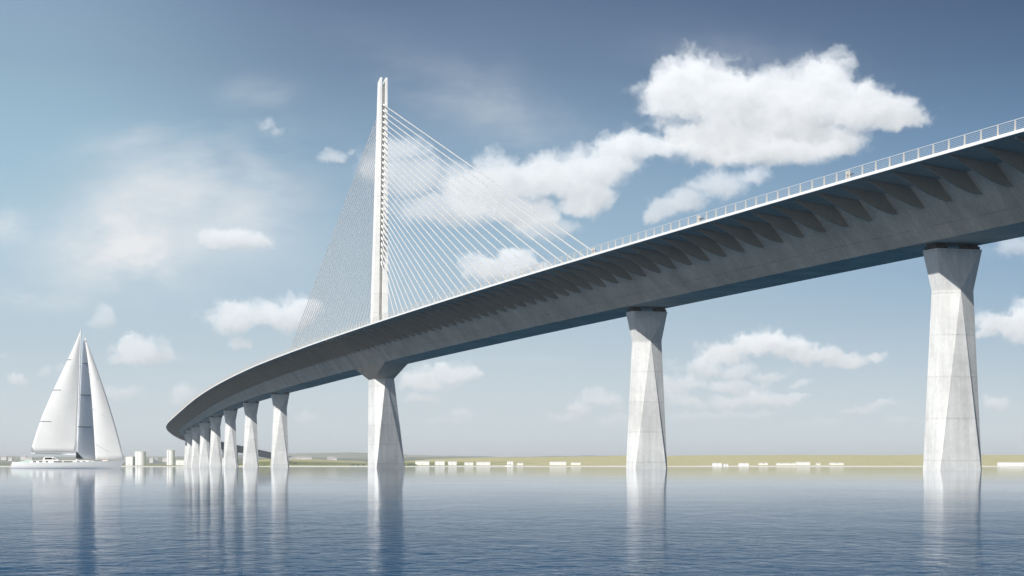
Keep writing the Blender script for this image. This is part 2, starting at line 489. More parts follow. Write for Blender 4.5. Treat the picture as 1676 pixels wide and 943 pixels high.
for v in (600, 655, 705):
    t = (756 - v) / (756 - 538.5); c = mbm.lerp(mt, t); w = 1.0 + .35 * (1 - t)
    mb = MB(); mb.tube(c + Vector((0, -w, .12)), c + Vector((0, w, .12)), .035, n=6); mb.build('spreader', M_SPAR, mast)
mb = MB(); mb.tube(bp(124.5, 744), bp(50, 741.8, -.0), .10, .08, 8); mb.build('boom', M_SPAR, yacht)
mb = MB(); mb.tube(bp(204.5, 753), bp(134, 541.5), .018, n=6); mb.build('forestay', M_SPAR, yacht)
mb = MB(); mb.tube(bp(24, 756), bp(132.2, 539.5), .012, n=6); mb.build('backstay', M_SPAR, yacht)
# a sail is a cambered sheet between two edge curves
def lerp_curve(pts, t):
    """pts: list of (t, u)"""
    for (a, ua), (b, ub) in zip(pts, pts[1:]):
        if t <= b: return ua + (ub - ua) * (t - a) / (b - a)
    return pts[-1][1]
def smooth_curve(pts, t):
    d = .04
    return sum(lerp_curve(pts, min(1, max(0, t + k * d))) for k in (-2, -1, 0, 1, 2)) / 5 if .08 < t < .92 else lerp_curve(pts, t)
def sail(name, v0, v1, left, right, yfun, mat, n=26, m=14):
    V, Fc = [], []
    for i in range(n + 1):
        t = i / n; v = v0 + (v1 - v0) * t
        ul, ur = smooth_curve(left, t), smooth_curve(right, t)
        for j in range(m + 1):
            q = j / m; V.append(bp(ul + (ur - ul) * q, v, yfun(q, t)))
    for i in range(n):
        for j in range(m):
            a = i * (m + 1) + j; Fc.append((a, a + m + 1, a + m + 2, a + 1))
    o = mk(name, V, Fc, mat, yacht, smooth=True)
    so = o.modifiers.new('cloth', 'SOLIDIFY'); so.thickness = .012; so.offset = 0
    return o
mainL = [(0, 130.8), (.1, 122.8), (.25, 109.5), (.5, 86.5), (.75, 66), (1, 51.2)]
mainR = [(0, 132.2), (1, 126.0)]
ymain = lambda q, t: -.9 * (1 - q) * (t ** .7) * .9 - 1.5 * math.sin(PI * q) * t * (1.12 - t)
main = sail('mainsail', 544, 740.5, mainL, mainR, ymain, M_SAIL)
genL = [(0, 138.6), (.25, 145.5), (.5, 150.5), (.75, 154.2), (1, 157.2)]
genR = [(0, 139.6), (.25, 158.5), (.5, 175.5), (.75, 190.5), (1, 203.2)]
ygen = lambda q, t: -.45 * (1 - q) * t - 1.6 * math.sin(PI * q) * t * (1.08 - t)
gen = sail('genoa', 553, 752.5, genL, genR, ygen, M_SAIL)
stL = [(0, 135.9), (1, 127.6)]
stR = [(0, 138.4), (.25, 145.9), (.5, 150.9), (.75, 154.6), (1, 157.6)]
# swings far out to leeward, so it turns away from the sun
yst = lambda q, t: -1.5 * t + 4.0 * q * t ** .8
stay = sail('staysail', 552, 751.5, stL, stR, yst, M_SAIL2)
for m_, k_ in ((M_SAIL2, .62), (M_SAIL, .15)):
    nt_ = m_.node_tree; N_ = NT(nt_); o_ = next(n for n in nt_.nodes if n.type == 'OUTPUT_MATERIAL'); b_ = next(n for n in nt_.nodes if n.type == 'BSDF_PRINCIPLED')
    t_ = N_.n('ShaderNodeBsdfTranslucent'); t_.inputs[0].default_value = c4(.92, .94, .96)
    x_ = N_.n('ShaderNodeMixShader'); x_.inputs[0].default_value = k_; N_.l(b_.outputs[0], x_.inputs[1]); N_.l(t_.outputs[0], x_.inputs[2]); N_.l(x_.outputs[0], o_.inputs[0])
def strip(u0, v0, u1, v1, y, w, name, mat, parent):
    a, b = bp(u0, v0, y[0]), bp(u1, v1, y[1]); mb = MB(); mb.tube(a, b, w, n=6); return mb.build(name, mat, parent)
def ysail(fun, left, right, v0, v1, u, v):
    t = (v - v0) / (v1 - v0); ul, ur = smooth_curve(left, t), smooth_curve(right, t)
    return fun(min(1, max(0, (u - ul) / (ur - ul))), t) - .10
for (u0, u1, v) in ((108, 116.5, 588.5), (85.5, 100.5, 638.2), (66, 85, 689.5)):
    y = [ysail(ymain, mainL, mainR, 544, 740.5, u, v) for u in (u0, u1)]
    strip(u0, v, u1, v, y, .05, 'batten', M_SEAM, main)
for (u0, v0, u1, v1) in ((144.5, 610, 160, 620), (150, 667.5, 171.5, 681), (156.5, 726.5, 178.5, 739.5)):
    y = [ysail(ygen, genL, genR, 553, 752.5, u, v) for u, v in ((u0, v0), (u1, v1))]
    strip(u0, v0, u1, v1, y, .04, 'batten', M_SEAM, gen)
for (u0, u1, v) in ((136, 142.5, 595), (132.5, 147.5, 646.6), (129.8, 147.8, 698.8)):
    y = [ysail(yst, stL, stR, 552, 751.5, u, v) for u in (u0, u1)]
    strip(u0, v, u1, v, y, .06, 'batten', M_DARK, stay)
def patch(pts, fun, L, R, v0, v1, parent, mat):
    V = [bp(u, v, ysail(fun, L, R, v0, v1, u, v) - .02) for u, v in pts]
    V2 = [p + Vector((0, .02, 0)) for p in V]
    mk('corner_patch', V + V2, [(0, 1, 2), (5, 4, 3), (0, 3, 4, 1), (1, 4, 5, 2), (2, 5, 3, 0)], mat, parent)
patch([(51.2, 740), (56.3, 740), (53.8, 731)], ymain, mainL, mainR, 544, 740.5, main, M_PATCH)
patch([(119.5, 740), (125.2, 740), (125.6, 719)], ymain, mainL, mainR, 544, 740.5, main, M_PATCH)
patch([(127.6, 751), (137, 751), (127.8, 738.5)], yst, stL, stR, 552, 751.5, stay, M_DARK)
patch([(199.5, 752), (203.0, 752), (201.6, 742)], ygen, genL, genR, 553, 752.5, gen, M_PATCH)
patch([(139.0, 556), (141.4, 559), (138.9, 559)], ygen, genL, genR, 553, 752.5, gen, M_PATCH)

# ------------------------------------------------------------------ water, land
def water_mat():
    m, nt, out = newmat('sea_water'); N = NT(nt)
    pos = N.n('ShaderNodeNewGeometry').outputs['Position']
    a = N.noise(N.mapping(pos, (1.7, 1.0, 1)), 7.0, 6, .62, .6)
    b = N.noise(N.mapping(pos, (2.0, 1.0, 1)), 1.8, 4, .58, .5)
    c = N.noise(N.mapping(pos, (2.4, 1.0, 1)), .40, 3, .55)
    gust = N.noise(N.mapping(pos, (3.2, 1.0, 1), (3, 7, 0)), .085, 5, .6)
    amp = N.rng(gust, .36, .64, .35, 1.7)
    h = N.math('ADD', N.math('MULTIPLY', a, .0046), N.math('ADD', N.math('MULTIPLY', b, .0058), N.math('MULTIPLY', c, .003)))
    # a light breeze ruffles the water by the shore we stand on; it lies calmer farther out
    ln = N.n('ShaderNodeVectorMath', operation='LENGTH'); N.l(pos, ln.inputs[0])
    h = N.math('MULTIPLY', h, N.math('MULTIPLY', amp, N.math('MINIMUM', 1.3, N.math('MAXIMUM', .05, N.math('POWER', N.math('DIVIDE', 8.5, ln.outputs['Value']), 1.15)))))
    bump = N.n('ShaderNodeBump'); bump.inputs['Strength'].default_value = 1.0; bump.inputs['Distance'].default_value = 1.0
    N.l(h, bump.inputs['Height'])
    fr = N.n('ShaderNodeFresnel'); fr.inputs['IOR'].default_value = 1.0046; N.l(bump.outputs[0], fr.inputs['Normal'])
    gl = N.n('ShaderNodeBsdfGlossy'); gl.inputs['Roughness'].default_value = .03; gl.inputs['Color'].default_value = c4(.97, .98, 1)
    N.l(bump.outputs[0], gl.inputs['Normal'])
    df = N.n('ShaderNodeBsdfDiffuse'); df.inputs['Color'].default_value = c4(.007, .060, .132)
    ms = N.n('ShaderNodeMixShader'); sm = N.n('ShaderNodeMapRange', interpolation_type='SMOOTHSTEP'); N.l(fr.outputs[0], sm.inputs[0]); sm.inputs[1].default_value = .03; sm.inputs[2].default_value = .84
    N.l(sm.outputs[0], ms.inputs[0]); N.l(df.outputs[0], ms.inputs[1]); N.l(gl.outputs[0], ms.inputs[2])
    N.l(ms.outputs[0], out.inputs[0])
    return m
M_WATER = water_mat()
WX, WY = 11000.0, 15000.0
mk('sea', [(-WX, -3000, 0), (WX, -3000, 0), (WX, WY, 0), (-WX, WY, 0)], [(0, 1, 2, 3)], M_WATER, kind='structure')

def land_mat(name, far=False):
    m, nt, out = newmat(name); N = NT(nt)
    pos = N.n('ShaderNodeNewGeometry').outputs['Position']
    sep = N.n('ShaderNodeSeparateXYZ'); N.l(pos, sep.inputs[0])
    if far:
        f1 = N.noise(N.mapping(pos, (1, .25, 1)), .004, 4, .6); f2 = N.noise(N.mapping(pos, (1, .4, 3)), .02, 4, .6)
        c = N.mix(N.rng(f1, .4, .6, 0, 1), c4(.10, .13, .07), c4(.30, .28, .18))
        c = N.mix(N.rng(f2, .55, .68, 0, 1), c, c4(.06, .08, .05))
        c = N.mix(N.rng(N.noise(N.mapping(pos, (1, .3, 2)), .035, 3, .6), .64, .70, 0, 1), c, c4(.62, .62, .60))
    else:
        f1 = N.noise(pos, .02, 5, .6); f2 = N.noise(N.mapping(pos, (1, .5, 1)), .12, 4, .6)
        straw = N.mix(N.rng(f2, .35, .65, 0, 1), c4(.52, .47, .24), c4(.44, .41, .20))
        green = N.mix(N.rng(f2, .35, .65, 0, 1), c4(.13, .17, .05), c4(.24, .26, .09))
        # greener at the low left of the bay and by the water, dry grass on the slope
        wl = N.math('ADD', N.rng(sep.outputs[0], -120, 60, 0, 1), N.math('MULTIPLY', N.math('SUBTRACT', f1, .5), 1.6))
        c = N.mix(N.math('MAXIMUM', N.rng(wl, .3, .7, 0, 1), N.rng(sep.outputs[2], 5.0, 7.0, 0, 1)), green, straw)
        sandz = N.math('ADD', sep.outputs[2], N.math('MULTIPLY', N.math('SUBTRACT', N.noise(N.mapping(pos, (1, .3, 1)), .012, 3), .5), 2.0))
        c = N.mix(N.rng(sandz, 1.15, 1.4, 1, 0), c, c4(.72, .69, .62))
    b = N.n('ShaderNodeBsdfDiffuse'); N.l(c, b.inputs['Color']); N.l(b.outputs[0], out.inputs[0])
    return m
M_LAND = land_mat('coast_land'); M_FAR = land_mat('far_land', True)

def hsh(x, sc, seed):
    """smooth 1-D noise -1..1"""
    x = x / sc + seed * 17.3; i = math.floor(x); f = x - i; f = f * f * (3 - 2 * f)
    r = lambda k: (math.sin(k * 127.1 + seed * 311.7) * 43758.5453) % 1 * 2 - 1
    return r(i) * (1 - f) + r(i + 1) * f
def shore(x):
    return 2170 + 120 * (1 / (1 + math.exp(-(x + 60) / 70))) + 18 * hsh(x, 90, 1) + 9 * hsh(x, 33, 2) - (60 if x < -330 else 0) * min(1, max(0, (-330 - x) / 60))
def crest(x):
    sg = lambda q: 1 / (1 + math.exp(-max(-40, min(40, q))))
    return 1.0 + 8.5 * sg((x + 150) / 22) + 6.0 * sg((x - 60) / 90) + .5 * hsh(x, 200, 3) + .45 * hsh(x, 37, 8)
def ground(x, d):
    """height d metres behind the shore line"""
    b = min(1, max(0, d / 14)) * .9 + min(1, max(0, (d - 14) / 40)) * .6 * (1 + .6 * hsh(x, 60, 4))
    r = min(1, max(0, (d - 70) / 560)); r = r * r * (3 - 2 * r)
    z = b + crest(x) * r
    # embankment that takes the bridge ashore
    ex, ey = -262.0, 2235.0
    yy = shore(x) + d
    z += 7.2 * math.exp(-((x - ex) / (26 if x < ex else 20)) ** 2 - ((yy - ey) / 75) ** 2 if yy < ey else -((x - ex) / (26 if x < ex else 20)) ** 2)
    return z
xs = list(np.concatenate([np.arange(-1500, -520, 40), np.arange(-520, 700, 6), np.arange(700, 1700, 40)]))
ds = [-6, 0, 4, 9, 14, 22, 34, 48, 62, 78, 100, 130, 170, 220, 280, 350, 430, 520, 620, 760, 1000, 1400]
V = [(x, shore(x) + d, ground(x, d) if d > 0 else (-.6 if d < 0 else -.02)) for x in xs for d in ds]
nd = len(ds)
Fc = [(i * nd + j, (i + 1) * nd + j, (i + 1) * nd + j + 1, i * nd + j + 1) for i in range(len(xs) - 1) for j in range(nd - 1)]
mk('coast_ground', V, Fc, M_LAND, kind='structure', smooth=True)
def ridge(y0, depth, h, amp, seed, name):
    xs = np.arange(-4200, 4200, 40); V, Fc = [], []
    prof = [(0, -1), (.03, .15), (.12, .35), (.35, .65), (.7, .95), (1, 1)]
    for x in xs:
        hh = h + amp * hsh(x, 900, seed) + amp * .5 * hsh(x, 330, seed + 1) + amp * .2 * hsh(x, 90, seed + 2)
        for d, z in prof: V.append((x, y0 + d * depth + 150 * hsh(x, 700, seed + 3), hh * z + 2.0 * hsh(x + d * 911, 60, seed + 5) * (z > 0)))
    n = len(prof)
    for i in range(len(xs) - 1):
        for j in range(n - 1): Fc.append((i * n + j, (i + 1) * n + j, (i + 1) * n + j + 1, i * n + j + 1))
    return mk(name, V, Fc, M_FAR, kind='structure', smooth=True)
ridge(4300, 900, 19, 4, 11, 'far_shore')
ridge(6800, 2200, 48, 9, 23, 'far_hills')

# ------------------------------------------------------------------ things on the shore
M_WALL = plain('white_render', (.80, .79, .76), .8, .04, .3)
M_ROOF = plain('pale_roof', (.72, .71, .69), .7, .05, .3)
M_DOOR = plain('dark_door', (.10, .12, .13), .6, .05)
M_TANK = plain('tank_paint', (.78, .77, .74), .5, .05, .2)
def gz(x, y): return max(.2, ground(x, y - shore(x)))
def shed(u0, u1, vt, vb, label, grp, Y=None, dark=False, depth=11.0):
    X0, X1 = (u0 - W_PX / 2) / F_PX, (u1 - W_PX / 2) / F_PX
    # find the ground distance whose base line sits at vb
    xm = (X0 + X1) / 2
    best = None
    for d in np.arange(16, 150, 4):
        y = shore(xm * 2300) + d; z = gz(xm * y, y); v = V_HOR - (z - CAM_Z) * F_PX / y
        if best is None or abs(v - vb) < best[0]: best = (abs(v - vb), y)
    y = best[1]
    x0, x1 = X0 * y, X1 * y; zb = gz((x0 + x1) / 2, y); zt = CAM_Z + (V_HOR - vt) * y / F_PX
    zt = max(zt, zb + 2.4)
    t = empty('waterfront_shed', ((x0 + x1) / 2, y, zb), label, 'shed', grp)
    mb = MB(); mb.box(x0, x1, y, y + depth, zb - 1.5, zt - .35); mb.build('wall', M_WALL, t)
    mb = MB(); ym = y + depth / 2
    e = .3
    mb.add([(x0 - e, y - e, zt - .35), (x1 + e, y - e, zt - .35), (x1 + e, y + depth + e, zt - .35), (x0 - e, y + depth + e, zt - .35), (x0 - e, ym, zt + .25), (x1 + e, ym, zt + .25)],
           [(0, 3, 2, 1), (0, 1, 5, 4), (2, 3, 4, 5), (0, 4, 3), (1, 2, 5)])
    mb.build('roof', M_ROOF, t)
    if dark:
        mb = MB(); mb.box(x1 - .02, x1 + .12, y + 1.5, y + depth - 1.5, zb, zt - .9); mb.build('door', M_DOOR, t)
    nw = max(1, int((x1 - x0) / 9))
    for i in range(nw):
        xc = x0 + (x1 - x0) * (i + .5) / nw
        mb = MB(); mb.box(xc - .5, xc + .5, y - .05, y + .05, zb + 1.0, zb + 1.9); mb.build('window', M_DOOR, t)
    return t
GS = 'white sheds along the far shore'
z3 = lambda a: 660 + a / 5.587
z3v = lambda a: 720 + a / 5.587
z4 = lambda a: 1130 + a / 4.297
z4v = lambda a: 730 + a / 4.297
sheds = [
 (z3(110), z3(238), z3v(194), z3v(209), 'long low white shed nearest the pylon pier on its right, half sunk in green bank'),
 (z3(290), z3(378), z3v(194), z3v(209), 'second white shed right of the pylon pier, low and set back on green ground'),
 (z3(410), z3(488), z3v(197), z3v(219), 'squarish white shed, third to the right of the pylon pier'),
 (z3(560), z3(640), z3v(205), z3v(221), 'small white shed just left of the long double-width one, at the beach edge'),
 (z3(668), z3(795), z3v(202), z3v(223), 'long white shed left of the moored motor launch'),
 (z3(950), z3(1005), z3v(197), z3v(222), 'tall narrow white shed right behind the moored motor launch'),
 (z3(1042), z3(1095), z3v(211), z3v(226), 'tiny white hut just right of the moored motor launch'),
 (z3(1340), z3(1490), z3v(201), z3v(224), 'largest white shed between launch and middle pier, with a dark right end'),
 (z3(1535), z3(1622), z3v(208), z3v(224), 'small white shed immediately left of the slim middle pier, dark right end'),
 (z4(160), z4(220), z4v(121), z4v(142), 'white block with dark right end, first building to the right of the middle pier'),
 (z4(233), z4(266), z4v(127), z4v(142), 'tiny white annex beside the dark end of the first block right of the middle pier'),
 (z4(345), z4(410), z4v(121), z4v(141), 'white cube-like shed with a grey right side, between two low huts'),
 (z4(485), z4(546), z4v(122), z4v(134), 'very low flat white hut left of the long white row'),
 (z4(610), z4(742), z4v(122), z4v(135), 'long flat white row joined to the tall white block at its right'),
 (z4(750), z4(842), z4v(113), z4v(135), 'tallest white block at the right end of the long flat row'),
 (z4(892), z4(915), z4v(121), z4v(134), 'tiny white hut just right of the tallest shore block'),
 (z4(985), z4(1078), z4v(122), z4v(133), 'low white shed alone on the beach left of the rightmost pier'),
 (1636, 1700, 756.8, 762.2, 'wide white shed at the right edge of the view, past the rightmost pier'),
]
for i, (a, b, vt, vb, lab) in enumerate(sheds):
    shed(a, b, vt, vb, lab, GS, dark=i in (7, 8, 9, 14))
# left: tanks and quay buildings
def tank(u0, u1, vt, label):
    Y = 2330.0; x0, x1 = (u0 - 838) * Y / F_PX, (u1 - 838) * Y / F_PX; zt = CAM_Z + (V_HOR - vt) * Y / F_PX
    xc, r = (x0 + x1) / 2, (x1 - x0) / 2; zb = gz(xc, Y)
    t = empty('storage_tank', (xc, Y, zb), label, 'storage tank', 'white storage tanks on the left shore')
    n = 40; V, Fc = [], []
    for z in (zb - 1, zt - .5):
        for i in range(n): V.append((xc + r * math.cos(2 * PI * i / n), Y + r * math.sin(2 * PI * i / n), z))
    Fc = [(i, (i + 1) % n, n + (i + 1) % n, n + i) for i in range(n)] + [tuple(range(n, 2 * n))]
    mk('shell', V, Fc, M_TANK, t, smooth=False)
    V = [(xc + (r + .15) * math.cos(2 * PI * i / n), Y + (r + .15) * math.sin(2 * PI * i / n), z) for z in (zt - .5, zt) for i in range(n)] + [(xc, Y, zt + .5)]
    mk('roof_rim', V, [(i, (i + 1) % n, n + (i + 1) % n, n + i) for i in range(n)] + [(n + i, n + (i + 1) % n, 2 * n) for i in range(n)] + [tuple(range(n))[::-1]], M_ROOF, t)
    mb = MB(); a = PI * 1.35; p = Vector((xc + (r + .2) * math.cos(a), Y + (r + .2) * math.sin(a), 0))
    mb.box(p.x - .4, p.x + .4, p.y - .3, p.y + .3, zb, zt + .9); mb.build('ladder', M_RAIL, t)
tank(221, 239, 739.3, 'wide white storage tank on the shore between yacht and bridge, left of the slimmer one')
tank(273, 286, 736.8, 'slim white storage tank on the shore close to the curving bridge deck')
shed(205.5, 217, 747.2, 757, 'white quay building right beside the yacht bow', GS, depth=16)
shed(288, 301, 753.0, 757.5, 'low white quay shed next to the slim storage tank', GS)
# moored launch
lp = at(835, 764.3, 2250); lp.z = 0
launch = empty('motor_launch', lp, 'small white motor launch lying off the beach in front of the sheds', 'boat')
V, Fc = [], []
for i, (t, w) in enumerate(((0, 1.4), (.15, 1.7), (.5, 1.9), (.8, 1.3), (1, .05))):
    x = lp.x - 6 + 12 * t
    V += [(x, lp.y - w, 1.3 + .5 * t), (x - .6 * t, lp.y - w * .7, -.3), (x - .6 * t, lp.y + w * .7, -.3), (x, lp.y + w, 1.3 + .5 * t)]
for i in range(4):
    for j in range(4):
        a, b = i * 4 + j, i * 4 + (j + 1) % 4; Fc.append((a, b, b + 4, a + 4))
Fc += [(3, 2, 1, 0), (16, 17, 18, 19)]
mk('hull', V, Fc, M_HULL, launch)
mb = MB(); mb.box(lp.x - 3.4, lp.x + 1.6, lp.y - 1.2, lp.y + 1.2, 1.2, 2.9); cb = mb.build('cabin', M_HULL, launch)
mb = MB(); mb.box(lp.x - 3.0, lp.x + 1.2, lp.y - 1.26, lp.y - 1.2, 1.95, 2.5); mb.build('window', M_GLASS, cb)

# shrubs on the bank
M_LEAF = plain('shrub_leaves', (.085, .115, .045), .8, .3, .8)
M_STEM = plain('shrub_stem', (.12, .09, .06), .9, .1)
def shrub(x, y, h, w, label, grp):
    zb = gz(x, y); t = empty('shrub', (x, y, zb), label, 'bush', grp)
    mb = MB(); mb.tube((x, y, zb - .3), (x, y, zb + h * .6), .12, .05, 6); mb.build('stem', M_STEM, t)
    V, Fc = [], []
    for k in range(420):
        a = rnd.uniform(0, 2 * PI); q = rnd.random() ** .5; e = rnd.uniform(0, 1)
        rr = q * w * (1 - .55 * e) * (.75 + .35 * math.sin(3 * a + x)); c = Vector((x + rr * math.cos(a), y + rr * math.sin(a), zb + h * (.08 + .95 * e * (.8 + .2 * math.sin(5 * a)))))
        u = Vector((rnd.gauss(0, 1), rnd.gauss(0, 1), rnd.gauss(0, 1))).normalized(); wv = u.cross(Vector((rnd.gauss(0, 1), rnd.gauss(0, 1), rnd.gauss(0, 1)))).normalized()
        sz = rnd.uniform(.18, .4); i = len(V)
        V += [c + u * sz, c + wv * sz * .5, c - u * sz, c - wv * sz * .5]; Fc.append((i, i + 1, i + 2, i + 3))
    mk('foliage', V, Fc, M_LEAF, t)
GB = 'low green bushes on the far bank'
for u in (474, 482, 577, 586, 595, 668, 673, 679):
    y = 2250 + rnd.uniform(0, 40); x = (u - 838) * y / F_PX; y = max(y, shore(x) + 45); x = (u - 838) * y / F_PX
    side = 'left of' if u < 600 else 'right of'
    lab = 'low green bush on the bank beside the end of the bridge' if u < 500 else 'low green bush on the bank just %s the pylon pier' % side
    shrub(x, y, rnd.uniform(1.6, 3.2), rnd.uniform(2.0, 4.5), lab, GB)
# hazy far-off houses
M_FH = plain('far_house_wall', (.60, .59, .57), .8, .05, .1); M_FR = plain('far_house_roof', (.40, .36, .33), .8, .05, .1)
def far_house(u, v, Y, w, h, label, grp):
    p = at(u, v, Y)
    k_ = (Y - 4300) / 900; hh_ = 19 + 4 * hsh(p.x, 900, 11) + 2 * hsh(p.x, 330, 12) + .8 * hsh(p.x, 90, 13)
    p.z = hh_ * float(np.interp(k_, [0, .03, .12, .35, .7, 1], [-1, .15, .35, .65, .95, 1])) + 1.0
    # stand it on the far slope
    t = empty('far_house', (p.x, p.y, 0), label, 'house', grp)
    mb = MB(); mb.box(p.x - w / 2, p.x + w / 2, Y, Y + 12, p.z - 12, p.z + h); mb.build('wall', M_FH, t)
    mb = MB(); mb.add([(p.x - w / 2, Y - .5, p.z + h), (p.x + w / 2, Y - .5, p.z + h), (p.x + w / 2, Y + 12, p.z + h), (p.x - w / 2, Y + 12, p.z + h), (p.x - w / 2, Y + 6, p.z + h + 3), (p.x + w / 2, Y + 6, p.z + h + 3)],
           [(0, 3, 2, 1), (0, 1, 5, 4), (2, 3, 4, 5), (0, 4, 3), (1, 2, 5)]); mb.build('roof', M_FR, t)
for i in range(16):
    if i < 5: u, lab, g = rnd.uniform(-20, 62), 'tiny pale house in the hazy town behind the yacht', 'houses of the hazy town behind the yacht'
    elif i < 12: u, lab, g = rnd.uniform(476, 560), 'tiny pale house on the hazy shore between end of bridge and pylon pier', 'houses on the hazy shore left of the pylon pier'
    else: u, lab, g = rnd.uniform(206, 300), 'tiny pale house in the haze behind the storage tanks', 'houses in the haze behind the tanks'
    Y = rnd.uniform(4450, 4800)
    far_house(u, rnd.uniform(749.0, 754.5), Y, rnd.uniform(7, 18), rnd.uniform(2.5, 5), lab, g)

# ------------------------------------------------------------------ haze
def haze():
    m, nt, out = newmat('haze_air'); N = NT(nt)
    v = N.n('ShaderNodeVolumePrincipled')
    v.inputs['Color'].default_value = c4(.90, .95, .98); v.inputs['Density'].default_value = HAZE
    v.inputs['Anisotropy'].default_value = .0
    N.l(v.outputs[0], out.inputs['Volume'])
    mb = MB(); mb.box(-WX - 50, WX + 50, -3050, WY + 50, -5.5, 84)
    mb.build('haze', m, kind='stuff')
HAZE = 1.3e-4
haze()

# ------------------------------------------------------------------ light
SUN_AZ_VEC = Vector((-.603, -.797, 0)).normalized(); SUN_EL = math.radians(33)
sd = SUN_AZ_VEC * math.cos(SUN_EL) + Vector((0, 0, math.sin(SUN_EL)))
sl = bpy.data.lights.new('sun', 'SUN'); sl.energy = 4.4; sl.angle = math.radians(.5); sl.color = (1, .975, .94)
so = bpy.data.objects.new('sun', sl); COL.objects.link(so)
so.rotation_euler = (-sd).to_track_quat('-Z', 'Y').to_euler()

# ------------------------------------------------------------------ clouds: marched once through small 3-D density fields, stored as a patch of sky (azimuth x elevation)
MU0, MU1, MV0, MV1 = -160, 1836, -90, 764      # the sky patch in the 1/3374-rad units used everywhere above
CW, CH = MU1 - MU0, MV1 - MV0
rng = np.random.default_rng(5)
def vnoise3(shape, cell, seed):
    r = np.random.default_rng(seed)
    dims = [int(math.ceil(n / c)) + 5 for n, c in zip(shape, cell)]
    a = (r.random(dims, dtype=np.float32) * 2 - 1) * 1.75
    off = r.random(3)
    for ax in (0, 1, 2):
        x = np.arange(shape[ax], dtype=np.float32) / cell[ax] + off[ax]; i = x.astype(int); f = x - i
        sh = [1, 1, 1]; sh[ax] = -1; f = f.reshape(sh).astype(np.float32)
        w0 = (1 - f) ** 3 / 6; w3 = f ** 3 / 6; w1 = (3 * f ** 3 - 6 * f ** 2 + 4) / 6; w2 = 1 - w0 - w1 - w3
        a = np.take(a, i, axis=ax) * w0 + np.take(a, i + 1, axis=ax) * w1 + np.take(a, i + 2, axis=ax) * w2 + np.take(a, i + 3, axis=ax) * w3
    return a
def fbm3(shape, cell, seed, octs=5, gain=.55, squash=(1, 1, 1)):
    out = np.zeros(shape, np.float32); amp, tot = 1.0, 0.0
    for o in range(octs):
        c = [max(1.01, cell * q / 1.93 ** o) for q in squash]
        out += amp * vnoise3(shape, c, seed * 31 + o); tot += amp; amp *= gain
        if cell / 2 ** (o + 1) < 1.6: break
    return out / tot
def fbm2(h, w, cell, seed, octs=6, gain=.55, sq=(1, 1)):
    return fbm3((1, h, w), cell, seed, octs, gain, (1, sq[0], sq[1]))[0]
ACC = np.zeros((CH, CW, 3), np.float32); ALP = np.zeros((CH, CW), np.float32)
SUNC = np.array([1.0, .985, .96], np.float32)
def horizon_mix(v):
    return np.clip((v - 420) / 330, 0, 1) ** 1.3
